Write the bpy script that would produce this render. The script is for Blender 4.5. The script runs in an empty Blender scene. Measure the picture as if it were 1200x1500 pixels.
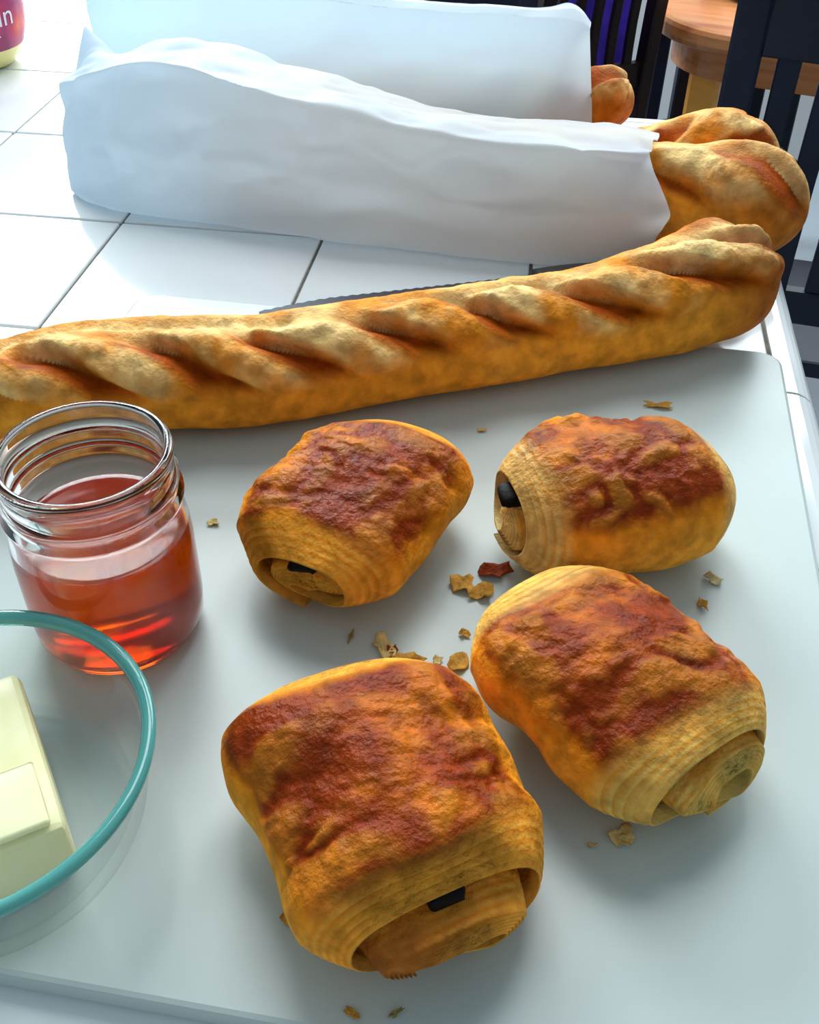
import bpy, math, random
import numpy as np
from mathutils import Matrix, Vector

# ---------------------------------------------------------------- camera, sky, lights, exposure
scene = bpy.context.scene
COL = scene.collection
FPX, PITCH, ROLL, CAMZ = 1530.55, math.radians(40.99), math.radians(0.60), 0.345   # counter top is z = 0
_fw = np.array([0, math.cos(PITCH), -math.sin(PITCH)])
_rt = np.array([1.0, 0, 0])
_up = np.cross(_rt, _fw)
_r = math.cos(ROLL) * _rt + math.sin(ROLL) * _up
_u = -math.sin(ROLL) * _rt + math.cos(ROLL) * _up
cd = bpy.data.cameras.new('camera')
cd.sensor_fit = 'HORIZONTAL'; cd.sensor_width = 36.0; cd.lens = 36.0 * FPX / 1200.0
cd.clip_start = 0.01
cam = bpy.data.objects.new('camera', cd); COL.objects.link(cam)
m4 = Matrix.Identity(4)
for i in range(3):
    m4[i][0] = _r[i]; m4[i][1] = _u[i]; m4[i][2] = -_fw[i]
m4[2][3] = CAMZ
cam.matrix_world = m4
scene.camera = cam

world = bpy.data.worlds.new('world'); scene.world = world; world.use_nodes = True
bg = world.node_tree.nodes['Background']
bg.inputs[0].default_value = (0.70, 0.89, 1.0, 1); bg.inputs[1].default_value = 0.45

def area(name, loc, target, sx, sy, power, col):
    l = bpy.data.lights.new(name, 'AREA'); l.shape = 'RECTANGLE'; l.size = sx; l.size_y = sy
    l.energy = power; l.color = col
    o = bpy.data.objects.new(name, l); COL.objects.link(o)
    o.location = loc
    o.rotation_euler = (Vector(target) - Vector(loc)).to_track_quat('-Z', 'Y').to_euler()
    return o
area('window_daylight', (-0.95, 3.35, 1.35), (-0.9, 0.0, 0.2), 1.7, 1.7, 150, (0.85, 0.96, 1.0))
area('window_daylight_right', (1.35, 3.35, 1.35), (0.9, 0.0, 0.2), 1.3, 1.7, 60, (0.85, 0.96, 1.0))
area('added_top_light', (0.1, 1.9, 2.35), (0.0, 0.55, 0.0), 1.5, 1.1, 42, (0.96, 0.99, 1.0))  # overhead lamp added to brighten upward faces, no roof opening is built

vs = scene.view_settings
vs.view_transform = 'Standard'; vs.look = 'None'; vs.gamma = 1.0; vs.use_curve_mapping = False
vs.exposure = 0.0

# ---------------------------------------------------------------- helpers
def P(x, y, z=0.0):
    d = _fw * FPX + _r * (x - 600) - _u * (y - 750)
    return np.array([0, 0, CAMZ]) + d * (z - CAMZ) / d[2]
def PY(x, y, Y):
    d = _fw * FPX + _r * (x - 600) - _u * (y - 750)
    return np.array([0, 0, CAMZ]) + d * Y / d[1]

def _hash(i, j, k, seed):
    h = (i.astype(np.int64) * 374761393 + j.astype(np.int64) * 668265263 + k.astype(np.int64) * 2147483647 + seed * 1442695041) & 0xFFFFFFFF
    h = ((h ^ (h >> 13)) * 1274126177) & 0xFFFFFFFF
    h = ((h ^ (h >> 16)) * 2246822519) & 0xFFFFFFFF
    return ((h ^ (h >> 15)) & 0xFFFFFF) / float(0xFFFFFF)
def vnoise(p, freq=1.0, seed=0):
    q = np.asarray(p, float) * freq
    i = np.floor(q).astype(np.int64); f = q - i; f = f * f * f * (f * (f * 6 - 15) + 10)
    r = 0
    for a in (0, 1):
        for b in (0, 1):
            for c in (0, 1):
                w = (f[..., 0] if a else 1 - f[..., 0]) * (f[..., 1] if b else 1 - f[..., 1]) * (f[..., 2] if c else 1 - f[..., 2])
                r = r + w * _hash(i[..., 0] + a, i[..., 1] + b, i[..., 2] + c, seed)
    return r * 2 - 1
def fbm(p, freq=1.0, seed=0, octv=4, gain=0.5):
    r, a, t = 0, 1.0, 0
    for o in range(octv):
        r = r + a * vnoise(p, freq * 2 ** o, seed + o * 17); t += a; a *= gain
    return r / t
def sstep(a, b, x):
    t = np.clip((np.asarray(x, float) - a) / (b - a), 0, 1); return t * t * (3 - 2 * t)
def mixc(a, b, t):
    t = np.asarray(t)[..., None]; return np.asarray(a) * (1 - t) + np.asarray(b) * t

def tag(o, label=None, cat=None, group=None, kind=None):
    if label: o['label'] = label
    if cat: o['category'] = cat
    if group: o['group'] = group
    if kind: o['kind'] = kind
    return o
def empty(name, loc=(0, 0, 0), rz=0.0):
    o = bpy.data.objects.new(name, None); COL.objects.link(o)
    o.location = loc; o.rotation_euler = (0, 0, rz); o.empty_display_size = 0.03
    return o
def mesh_obj(name, verts, faces, mat, parent=None, col=None, smooth=True, loc=None):
    me = bpy.data.meshes.new(name)
    v = np.asarray(verts, float).reshape(-1, 3)
    me.from_pydata(v.tolist(), [], [tuple(int(i) for i in f) for f in faces])
    if col is not None:
        at = me.color_attributes.new('Col', 'FLOAT_COLOR', 'POINT')
        c = np.asarray(col, float).reshape(-1, np.asarray(col).shape[-1])
        if c.shape[1] == 3: c = np.c_[c, np.ones(len(c))]
        at.data.foreach_set('color', c.astype(np.float32).ravel())
    me.materials.append(mat)
    if smooth: me.polygons.foreach_set('use_smooth', [True] * len(me.polygons))
    me.update()
    o = bpy.data.objects.new(name, me); COL.objects.link(o)
    if parent: o.parent = parent
    if loc is not None: o.location = loc
    return o
def grid_faces(n, m, wrap_n=False, wrap_m=False, off=0):
    N = n if wrap_n else n - 1; M = m if wrap_m else m - 1
    i, j = np.meshgrid(np.arange(N), np.arange(M), indexing='ij')
    i2, j2 = (i + 1) % n, (j + 1) % m
    return (np.stack([i * m + j, i2 * m + j, i2 * m + j2, i * m + j2], -1).reshape(-1, 4) + off)
def lathe(profile, n=64):
    prof = np.asarray(profile, float); a = np.linspace(0, 2 * np.pi, n, endpoint=False)
    V = np.stack([prof[:, 0][:, None] * np.cos(a), prof[:, 0][:, None] * np.sin(a), np.repeat(prof[:, 1][:, None], n, 1)], -1)
    return V, grid_faces(len(prof), n, False, True)[:, ::-1]
def box_data(x0, x1, y0, y1, z0, z1, b=0.0):
    """box with chamfered edges (b) as verts, faces"""
    V, F = [], []
    if b <= 0:
        V = [(x, y, z) for x in (x0, x1) for y in (y0, y1) for z in (z0, z1)]
        F = [(0, 1, 3, 2), (4, 6, 7, 5), (0, 4, 5, 1), (2, 3, 7, 6), (0, 2, 6, 4), (1, 5, 7, 3)]
        return np.array(V, float), F
    import bmesh
    bm = bmesh.new(); vs_ = [bm.verts.new((x, y, z)) for x in (x0, x1) for y in (y0, y1) for z in (z0, z1)]
    for f in [(0, 1, 3, 2), (4, 6, 7, 5), (0, 4, 5, 1), (2, 3, 7, 6), (0, 2, 6, 4), (1, 5, 7, 3)]:
        bm.faces.new([vs_[i] for i in f])
    bmesh.ops.bevel(bm, geom=list(bm.edges), offset=b, segments=2, affect='EDGES', profile=0.5)
    bm.verts.index_update()
    V = np.array([v.co[:] for v in bm.verts]); F = [[v.index for v in f.verts] for f in bm.faces]
    bm.free()
    return V, F
def box(name, x0, x1, y0, y1, z0, z1, mat, parent=None, b=0.0, rot=None, smooth=False):
    V, F = box_data(x0, x1, y0, y1, z0, z1, b)
    if rot is not None: V = V @ np.array(rot).T
    return mesh_obj(name, V, F, mat, parent, smooth=smooth)
def beam(name, a, b, w, d, mat, parent=None, bev=0.002, xdir=None, nseg=1, bow=None):
    """rectangular bar from a to b, w along xdir, d across"""
    a, b = np.array(a, float), np.array(b, float)
    t = (b - a) / np.linalg.norm(b - a)
    x = np.array(xdir if xdir is not None else (1, 0, 0), float); x = x - t * (x @ t); x /= np.linalg.norm(x)
    y = np.cross(t, x)
    ch = min(w, d) * 0.12
    sec = [(w / 2 - ch, d / 2), (-w / 2 + ch, d / 2), (-w / 2, d / 2 - ch), (-w / 2, -d / 2 + ch), (-w / 2 + ch, -d / 2), (w / 2 - ch, -d / 2), (w / 2, -d / 2 + ch), (w / 2, d / 2 - ch)]
    V = []
    for k in range(nseg + 1):
        u = k / nseg; c = a + (b - a) * u
        if bow is not None: c = c + np.array(bow) * math.sin(math.pi * u)
        V += [c + x * p + y * q for p, q in sec]
    F = [list(f) for f in grid_faces(nseg + 1, 8, False, True)]
    F.append(list(range(8))[::-1]); F.append([nseg * 8 + i for i in range(8)])
    return mesh_obj(name, V, F, mat, parent, smooth=False)

# ---------------------------------------------------------------- materials
def nodes_of(name):
    m = bpy.data.materials.new(name); m.use_nodes = True
    nt = m.node_tree; b = nt.nodes['Principled BSDF']
    return m, nt, b
def noise_node(nt, scale, detail=4, coord='Object'):
    tc = nt.nodes.new('ShaderNodeTexCoord'); n = nt.nodes.new('ShaderNodeTexNoise')
    n.inputs['Scale'].default_value = scale; n.inputs['Detail'].default_value = detail
    nt.links.new(tc.outputs[coord], n.inputs['Vector']); return n
def ramp(nt, src, stops):
    r = nt.nodes.new('ShaderNodeValToRGB')
    while len(r.color_ramp.elements) < len(stops): r.color_ramp.elements.new(0.5)
    for e, (p, c) in zip(r.color_ramp.elements, stops):
        e.position = p; e.color = (*c, 1) if len(c) == 3 else c
    nt.links.new(src, r.inputs[0]); return r
def bump(nt, b, src, strength, dist):
    k = nt.nodes.new('ShaderNodeBump'); k.inputs['Strength'].default_value = strength; k.inputs['Distance'].default_value = dist
    nt.links.new(src, k.inputs['Height']); nt.links.new(k.outputs[0], b.inputs['Normal'])
def simple(name, c, rough=0.5, var=0.0, scale=60, bmp=0.0, bd=0.001, spec=0.5, metal=0.0, coat=0.0):
    m, nt, b = nodes_of(name)
    b.inputs['Roughness'].default_value = rough; b.inputs['Metallic'].default_value = metal
    b.inputs['Specular IOR Level'].default_value = spec; b.inputs['Coat Weight'].default_value = coat
    n = noise_node(nt, scale)
    lo = [max(0, x * (1 - var)) for x in c]; hi = [min(1, x * (1 + var)) for x in c]
    r = ramp(nt, n.outputs[0], [(0.3, lo), (0.7, hi)]); nt.links.new(r.outputs[0], b.inputs['Base Color'])
    if bmp: bump(nt, b, n.outputs[0], bmp, bd)
    return m
def crust(name, scale1, scale2, var, rough, bstr, bdist, glossy=0.0):
    """vertex-coloured baked crust: own colour times fine mottling"""
    m, nt, b = nodes_of(name)
    at = nt.nodes.new('ShaderNodeAttribute'); at.attribute_name = 'Col'
    n1 = noise_node(nt, scale1, 5); n2 = noise_node(nt, scale2, 6)
    r1 = ramp(nt, n1.outputs[0], [(0.30, (1 - var,) * 3), (0.70, (1 + var * 0.6,) * 3)])
    mx = nt.nodes.new('ShaderNodeMix'); mx.data_type = 'RGBA'; mx.blend_type = 'MULTIPLY'; mx.inputs[0].default_value = 1
    nt.links.new(at.outputs['Color'], mx.inputs[6]); nt.links.new(r1.outputs[0], mx.inputs[7])
    nt.links.new(mx.outputs[2], b.inputs['Base Color'])
    if glossy:
        mr = nt.nodes.new('ShaderNodeMapRange'); mr.inputs[3].default_value = rough; mr.inputs[4].default_value = glossy
        nt.links.new(at.outputs['Alpha'], mr.inputs[0]); nt.links.new(mr.outputs[0], b.inputs['Roughness'])
    else: b.inputs['Roughness'].default_value = rough
    b.inputs['Specular IOR Level'].default_value = 0.05
    if glossy:
        ms = nt.nodes.new('ShaderNodeMapRange'); ms.inputs[3].default_value = 0.03; ms.inputs[4].default_value = 0.065
        nt.links.new(at.outputs['Alpha'], ms.inputs[0]); nt.links.new(ms.outputs[0], b.inputs['Specular IOR Level'])
    b.inputs['Subsurface Weight'].default_value = 0.12; b.inputs['Subsurface Radius'].default_value = (0.006, 0.003, 0.001); b.inputs['Subsurface Scale'].default_value = 0.6
    bump(nt, b, n2.outputs[0], bstr, bdist)
    return m
M = {}
M['tile'] = simple('white_glazed_tile', (0.82, 0.85, 0.86), 0.10, 0.02, 9, 0.05, 0.002, 0.6)
M['grout'] = simple('grey_grout', (0.17, 0.16, 0.13), 0.9, 0.25, 200, 0.4, 0.001)
M['cabinet'] = simple('white_painted_cabinet', (0.7, 0.72, 0.75), 0.5, 0.03, 8)
M['board'] = simple('white_plastic_board', (0.52, 0.59, 0.57), 0.34, 0.015, 30, 0.18, 0.0004, 0.45)
M['bread'] = crust('baguette_crust', 95, 420, 0.36, 0.62, 0.7, 0.0016)
M['pastry'] = crust('flaky_pastry', 130, 360, 0.34, 0.6, 0.85, 0.0018, 0.25)
M['chocolate'] = simple('dark_chocolate', (0.006, 0.003, 0.0025), 0.6, 0.3, 200, 0.8, 0.0008, 0.12)
M['blade'] = simple('dark_steel_blade', (0.045, 0.045, 0.06), 0.4, 0.1, 30, 0, 0, 0.4, 0.3)
M['handle'] = simple('black_handle', (0.012, 0.012, 0.014), 0.4, 0.2, 80)
M['darkwood'] = simple('black_stained_wood', (0.006, 0.008, 0.019), 0.42, 0.4, 12, 0.1, 0.001, 0.2)
M['espresso'] = simple('espresso_stained_wood', (0.020, 0.008, 0.006), 0.42, 0.4, 12, 0.1, 0.001, 0.25)
M['floor'] = simple('pale_floor', (0.52, 0.60, 0.68), 0.35, 0.08, 4)
M['plaster'] = simple('white_plaster', (0.72, 0.73, 0.72), 0.9, 0.04, 3)
M['frame'] = simple('white_window_frame', (0.75, 0.76, 0.76), 0.45, 0.03, 6)
M['purple'] = simple('purple_fabric', (0.085, 0.035, 0.62), 0.8, 0.35, 14, 0.3, 0.01)
M['blue'] = simple('blue_glaze', (0.02, 0.06, 0.42), 0.25, 0.15, 20)
M['grey'] = simple('grey_ceramic', (0.32, 0.36, 0.35), 0.4, 0.15, 20)
def wood(name, a, c, d):
    m, nt, b = nodes_of(name)
    tc = nt.nodes.new('ShaderNodeTexCoord'); mp = nt.nodes.new('ShaderNodeMapping'); mp.inputs['Scale'].default_value = (1.2, 14, 14)
    n = nt.nodes.new('ShaderNodeTexNoise'); n.inputs['Scale'].default_value = 2.2; n.inputs['Detail'].default_value = 6; n.inputs['Distortion'].default_value = 0.6
    nt.links.new(tc.outputs['Object'], mp.inputs[0]); nt.links.new(mp.outputs[0], n.inputs['Vector'])
    r = ramp(nt, n.outputs[0], [(0.25, a), (0.5, c), (0.75, d)]); nt.links.new(r.outputs[0], b.inputs['Base Color'])
    b.inputs['Roughness'].default_value = 0.28
    return m
M['table'] = wood('orange_pine', (0.36, 0.10, 0.03), (0.58, 0.21, 0.07), (0.70, 0.32, 0.12))
M['pine'] = wood('yellow_pine', (0.74, 0.24, 0.03), (0.90, 0.38, 0.05), (0.95, 0.46, 0.08))
def paper():
    m, nt, b = nodes_of('white_bag_paper')
    n = noise_node(nt, 260, 3); n2 = noise_node(nt, 30, 4)
    r = ramp(nt, n2.outputs[0], [(0.3, (0.81, 0.87, 0.93)), (0.7, (0.86, 0.91, 0.96))])
    nt.links.new(r.outputs[0], b.inputs['Base Color']); b.inputs['Roughness'].default_value = 0.55; b.inputs['Specular IOR Level'].default_value = 0.35
    k = nt.nodes.new('ShaderNodeBump'); k.inputs['Strength'].default_value = 0.25; k.inputs['Distance'].default_value = 0.001
    nt.links.new(n2.outputs[0], k.inputs['Height']); nt.links.new(k.outputs[0], b.inputs['Normal'])
    t = nt.nodes.new('ShaderNodeBsdfTranslucent'); t.inputs[0].default_value = (0.80, 0.92, 1.0, 1)
    mx = nt.nodes.new('ShaderNodeMixShader'); mx.inputs[0].default_value = 0.52
    out = nt.nodes['Material Output']
    nt.links.new(b.outputs[0], mx.inputs[1]); nt.links.new(t.outputs[0], mx.inputs[2]); nt.links.new(mx.outputs[0], out.inputs[0])
    return m
M['paper'] = paper()
def glass(name, c, rough=0.0, ior=1.46):
    m, nt, b = nodes_of(name)
    n = noise_node(nt, 40, 2)
    r = ramp(nt, n.outputs[0], [(0.3, c), (0.7, tuple(min(1, x * 1.02) for x in c))]); nt.links.new(r.outputs[0], b.inputs['Base Color'])
    b.inputs['Transmission Weight'].default_value = 1.0; b.inputs['Roughness'].default_value = rough; b.inputs['IOR'].default_value = ior
    return m
M['jarglass'] = glass('clear_jar_glass', (0.97, 0.98, 0.97))
M['dishglass'] = glass('clear_dish_glass', (0.94, 0.985, 0.96))
def thin_glass(name, tint, refl=1.0):
    m, nt, b = nodes_of(name)
    nt.nodes.remove(b)
    lw = nt.nodes.new('ShaderNodeLayerWeight'); lw.inputs[0].default_value = 0.5
    pw = nt.nodes.new('ShaderNodeMath'); pw.operation = 'POWER'; pw.inputs[1].default_value = 4.0; nt.links.new(lw.outputs['Facing'], pw.inputs[0])
    fr = nt.nodes.new('ShaderNodeMath'); fr.operation = 'MULTIPLY_ADD'; fr.inputs[1].default_value = 0.75; fr.inputs[2].default_value = 0.03; nt.links.new(pw.outputs[0], fr.inputs[0])
    tr = nt.nodes.new('ShaderNodeBsdfTransparent'); tr.inputs[0].default_value = (*tint, 1)
    gl = nt.nodes.new('ShaderNodeBsdfGlossy'); gl.inputs['Roughness'].default_value = 0.02
    mx = nt.nodes.new('ShaderNodeMixShader')
    nt.links.new(fr.outputs[0], mx.inputs[0]); nt.links.new(tr.outputs[0], mx.inputs[1]); nt.links.new(gl.outputs[0], mx.inputs[2])
    nt.links.new(mx.outputs[0], nt.nodes['Material Output'].inputs[0])
    return m
M['thinglass'] = thin_glass('thin_clear_glass', (0.982, 0.996, 0.991))
def rimglass():
    m, nt, b = nodes_of('teal_glass_edge')
    n = noise_node(nt, 25, 2)
    r = ramp(nt, n.outputs[0], [(0.3, (0.09, 0.42, 0.39)), (0.7, (0.16, 0.54, 0.49))]); nt.links.new(r.outputs[0], b.inputs['Base Color'])
    b.inputs['Roughness'].default_value = 0.12; b.inputs['Transmission Weight'].default_value = 0.35
    return m
M['rim'] = rimglass()
def jellymat():
    m, nt, b = nodes_of('amber_jelly')
    n = noise_node(nt, 90, 4)
    r = ramp(nt, n.outputs[0], [(0.3, (0.74, 0.062, 0.0005)), (0.7, (0.82, 0.095, 0.001))]); nt.links.new(r.outputs[0], b.inputs['Base Color'])
    b.inputs['Roughness'].default_value = 0.12; b.inputs['Transmission Weight'].default_value = 0.72; b.inputs['IOR'].default_value = 1.36
    b.inputs['Subsurface Weight'].default_value = 0.5; b.inputs['Specular IOR Level'].default_value = 0.1; b.inputs['Subsurface Radius'].default_value = (0.02, 0.002, 0.0005); b.inputs['Subsurface Scale'].default_value = 1.0
    return m
M['jelly'] = jellymat()
def buttermat():
    m, nt, b = nodes_of('pale_butter')
    n = noise_node(nt, 45, 4)
    r = ramp(nt, n.outputs[0], [(0.3, (0.90, 0.84, 0.44)), (0.7, (0.95, 0.91, 0.56))]); nt.links.new(r.outputs[0], b.inputs['Base Color'])
    b.inputs['Roughness'].default_value = 0.4; b.inputs['Subsurface Weight'].default_value = 0.3
    b.inputs['Subsurface Radius'].default_value = (0.01, 0.008, 0.004); b.inputs['Subsurface Scale'].default_value = 0.6
    bump(nt, b, n.outputs[0], 0.25, 0.001)
    return m
M['butter'] = buttermat()
def labelmat():
    m, nt, b = nodes_of('berry_print_label')
    tc = nt.nodes.new('ShaderNodeTexCoord'); v = nt.nodes.new('ShaderNodeTexVoronoi'); v.inputs['Scale'].default_value = 38
    nt.links.new(tc.outputs['Object'], v.inputs['Vector'])
    r = ramp(nt, v.outputs['Distance'], [(0.0, (0.75, 0.10, 0.03)), (0.35, (0.55, 0.02, 0.06)), (0.6, (0.40, 0.015, 0.12)), (0.9, (0.16, 0.01, 0.06))])
    nt.links.new(r.outputs[0], b.inputs['Base Color']); b.inputs['Roughness'].default_value = 0.35
    return m
M['label'] = labelmat()
M['labeltext'] = simple('white_label_ink', (0.82, 0.76, 0.80), 0.5, 0.03, 20)
M['yellow'] = simple('pale_yellow_contents', (0.80, 0.70, 0.28), 0.3, 0.08, 20)

# ---------------------------------------------------------------- the room
FLOOR = -1.06
def struct(name, V, F, mat, parent=None):
    o = mesh_obj(name, V, F, mat, parent, smooth=False)
    if parent is None: o['kind'] = 'structure'
    return o
struct('floor', *box_data(-3.2, 3.2, -1.6, 3.6, FLOOR - 0.05, FLOOR), M['floor'])
# back wall with two window openings
WY = 3.42
def wall_piece(name, x0, x1, z0, z1): return box_data(x0, x1, WY, WY + 0.14, z0, z1)
VV, FF = [], []
for (x0, x1, z0, z1) in [(-3.2, -1.8, FLOOR, 2.5), (-0.1, 0.7, FLOOR, 2.5), (2.0, 3.2, FLOOR, 2.5), (-1.8, -0.1, FLOOR, 0.5), (-1.8, -0.1, 2.2, 2.5), (0.7, 2.0, FLOOR, 0.5), (0.7, 2.0, 2.2, 2.5)]:
    v, f = box_data(x0, x1, WY, WY + 0.14, z0, z1); FF += [[i + len(VV) for i in q] for q in f]; VV += v.tolist()
struct('wall_back', VV, FF, M['plaster'])
for k, (x0, x1) in enumerate([(-1.8, -0.1), (0.7, 2.0)]):
    w = empty('window_%d' % (k + 1), ((x0 + x1) / 2, WY + 0.07, 0.5)); w['kind'] = 'structure'
    hw = (x1 - x0) / 2
    for (a, b, c, d) in [(-hw, -hw + 0.05, 0, 1.7), (hw - 0.05, hw, 0, 1.7), (-hw + 0.05, hw - 0.05, 0, 0.05), (-hw + 0.05, hw - 0.05, 1.65, 1.7), (-0.02, 0.02, 0.05, 1.65)]:
        box('window_frame', a, b, -0.03, 0.03, c, d, M['frame'], w)
    for (a, b) in [(-hw + 0.05, -0.02), (0.02, hw - 0.05)]:
        box('pane', a, b, -0.003, 0.003, 0.05, 1.65, M['thinglass'], w)

# ---------------------------------------------------------------- tiled counter
YAW = math.radians(-7.848); TS = 0.151; GX = -0.4613; GY = 0.8339    # tile grid: column line x = GX + k TS, row line y = GY + k TS
counter = empty('tiled_counter', (0, 0, 0), YAW)
tag(counter, 'white glazed tile counter with dark grout under the cutting board', 'counter')
XE = GX + 4 * TS + 0.0015           # start of the edge trim
YB = GY + 0.112                      # back of the short wing
v1, f1 = box_data(-1.25, XE + 0.012, -0.10, YB + 0.01, -0.05, -0.0022)
v2, f2 = box_data(-1.25, GX + TS + 0.012, YB + 0.0101, 2.0, -0.05, -0.0022)
mesh_obj('grout_bed', v1.tolist() + v2.tolist(), list(f1) + [[i + len(v1) for i in q] for q in f2], M['grout'], counter, smooth=False)
v1, f1 = box_data(-1.2, XE - 0.02, -0.02, YB - 0.03, FLOOR, -0.05)
v2, f2 = box_data(-1.2, GX + TS - 0.02, YB - 0.0299, 1.95, FLOOR, -0.05)
mesh_obj('cabinet_base', v1.tolist() + v2.tolist(), list(f1) + [[i + len(v1) for i in q] for q in f2], M['cabinet'], counter, smooth=False)
_tiles = {}
def tile(x0, x1, y0, y1):
    key = (round(x1 - x0, 4), round(y1 - y0, 4)); g = 0.0011
    if key not in _tiles:
        V, F = box_data(g, key[0] - g, g, key[1] - g, -0.008, 0.0, 0.0012)
        o = mesh_obj('tile', V, F, M['tile'], counter, smooth=False); _tiles[key] = o
    else:
        o = _tiles[key].copy(); COL.objects.link(o)
    o.location = (x0, y0, 0)
for i in range(-3, 4):
    x0 = GX + i * TS
    for j in range(-7, 1):
        y0 = GY + (j - 0) * TS
        y0, y1 = GY + j * TS, GY + (j + 1) * TS
        if y0 < -0.12 or j == 0: continue
        tile(x0, x0 + TS, y0, y1)
    if i >= 1: tile(x0, x0 + TS, GY, YB)
    else:
        for j in range(0, 6): tile(x0, x0 + TS, GY + j * TS, GY + (j + 1) * TS)
# rounded edge trim
def trim_mesh(n=7, r=0.017, w=0.006):
    pts = [(0, -0.008), (0, 0)] + [(w + r * math.sin(t), -r + r * math.cos(t)) for t in np.linspace(0, math.pi / 2, n)] + [(w + r, -0.05), (w + r - 0.008, -0.05), (w + r - 0.008, -0.018), (w, -0.008)]
    return pts
def trim(length, loc, rz, first=[None]):
    pts = trim_mesh(); g = 0.0011
    V = [(x, y, z) for y in (g, length - g) for x, z in pts]; m = len(pts)
    F = [list(q) for q in grid_faces(2, m, False, True)]
    F.append(list(range(m))); F.append([m + i for i in range(m)][::-1])
    o = mesh_obj('edge_trim_tile', V, F, M['tile'], counter, smooth=False); o.location = loc; o.rotation_euler = (0, 0, rz)
for j in range(-6, 0): trim(TS, (XE, GY + j * TS, 0), 0)
trim(YB - GY, (XE, GY, 0), 0)
for i in range(1, 4): trim(TS, (GX + (i + 1) * TS, YB, 0), math.pi / 2)

# ---------------------------------------------------------------- cutting board
BZ = 0.010
def rounded_board(w, d, r, z0, z1, b):
    out = []
    def ring(inset, z):
        pts = []
        for cx, cy, a0 in [(-r, -r, 0), (-w + r, -r, 90), (-w + r, -d + r, 180), (-r, -d + r, 270)]:
            for a in np.linspace(a0, a0 + 90, 8):
                pts.append((cx + (r - inset) * math.cos(math.radians(a)), cy + (r - inset) * math.sin(math.radians(a)), z))
        return pts
    rings = [ring(b, z0), ring(0, z0 + b), ring(0, z1 - b), ring(b * 0.3, z1 - b * 0.3), ring(b, z1)]
    n = len(rings[0]); V = sum(rings, [])
    F = [list(q)[::-1] for q in grid_faces(len(rings), n, False, True)]
    F.append(list(range(n))[::-1]); F.append([4 * n + i for i in range(n)])
    return V, F
V, F = rounded_board(0.40, 0.430, 0.014, 0.0002, BZ, 0.0022)
F = [f[::-1] for f in F[:-2]] + F[-2:]
board = mesh_obj('cutting_board', V, F, M['board'], smooth=False)
board.location = (0.2205, 0.534, 0); board.rotation_euler = (0, 0, math.radians(-9.3))
tag(board, 'white plastic cutting board under the pastries, jar and front baguette', 'cutting board')

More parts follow.
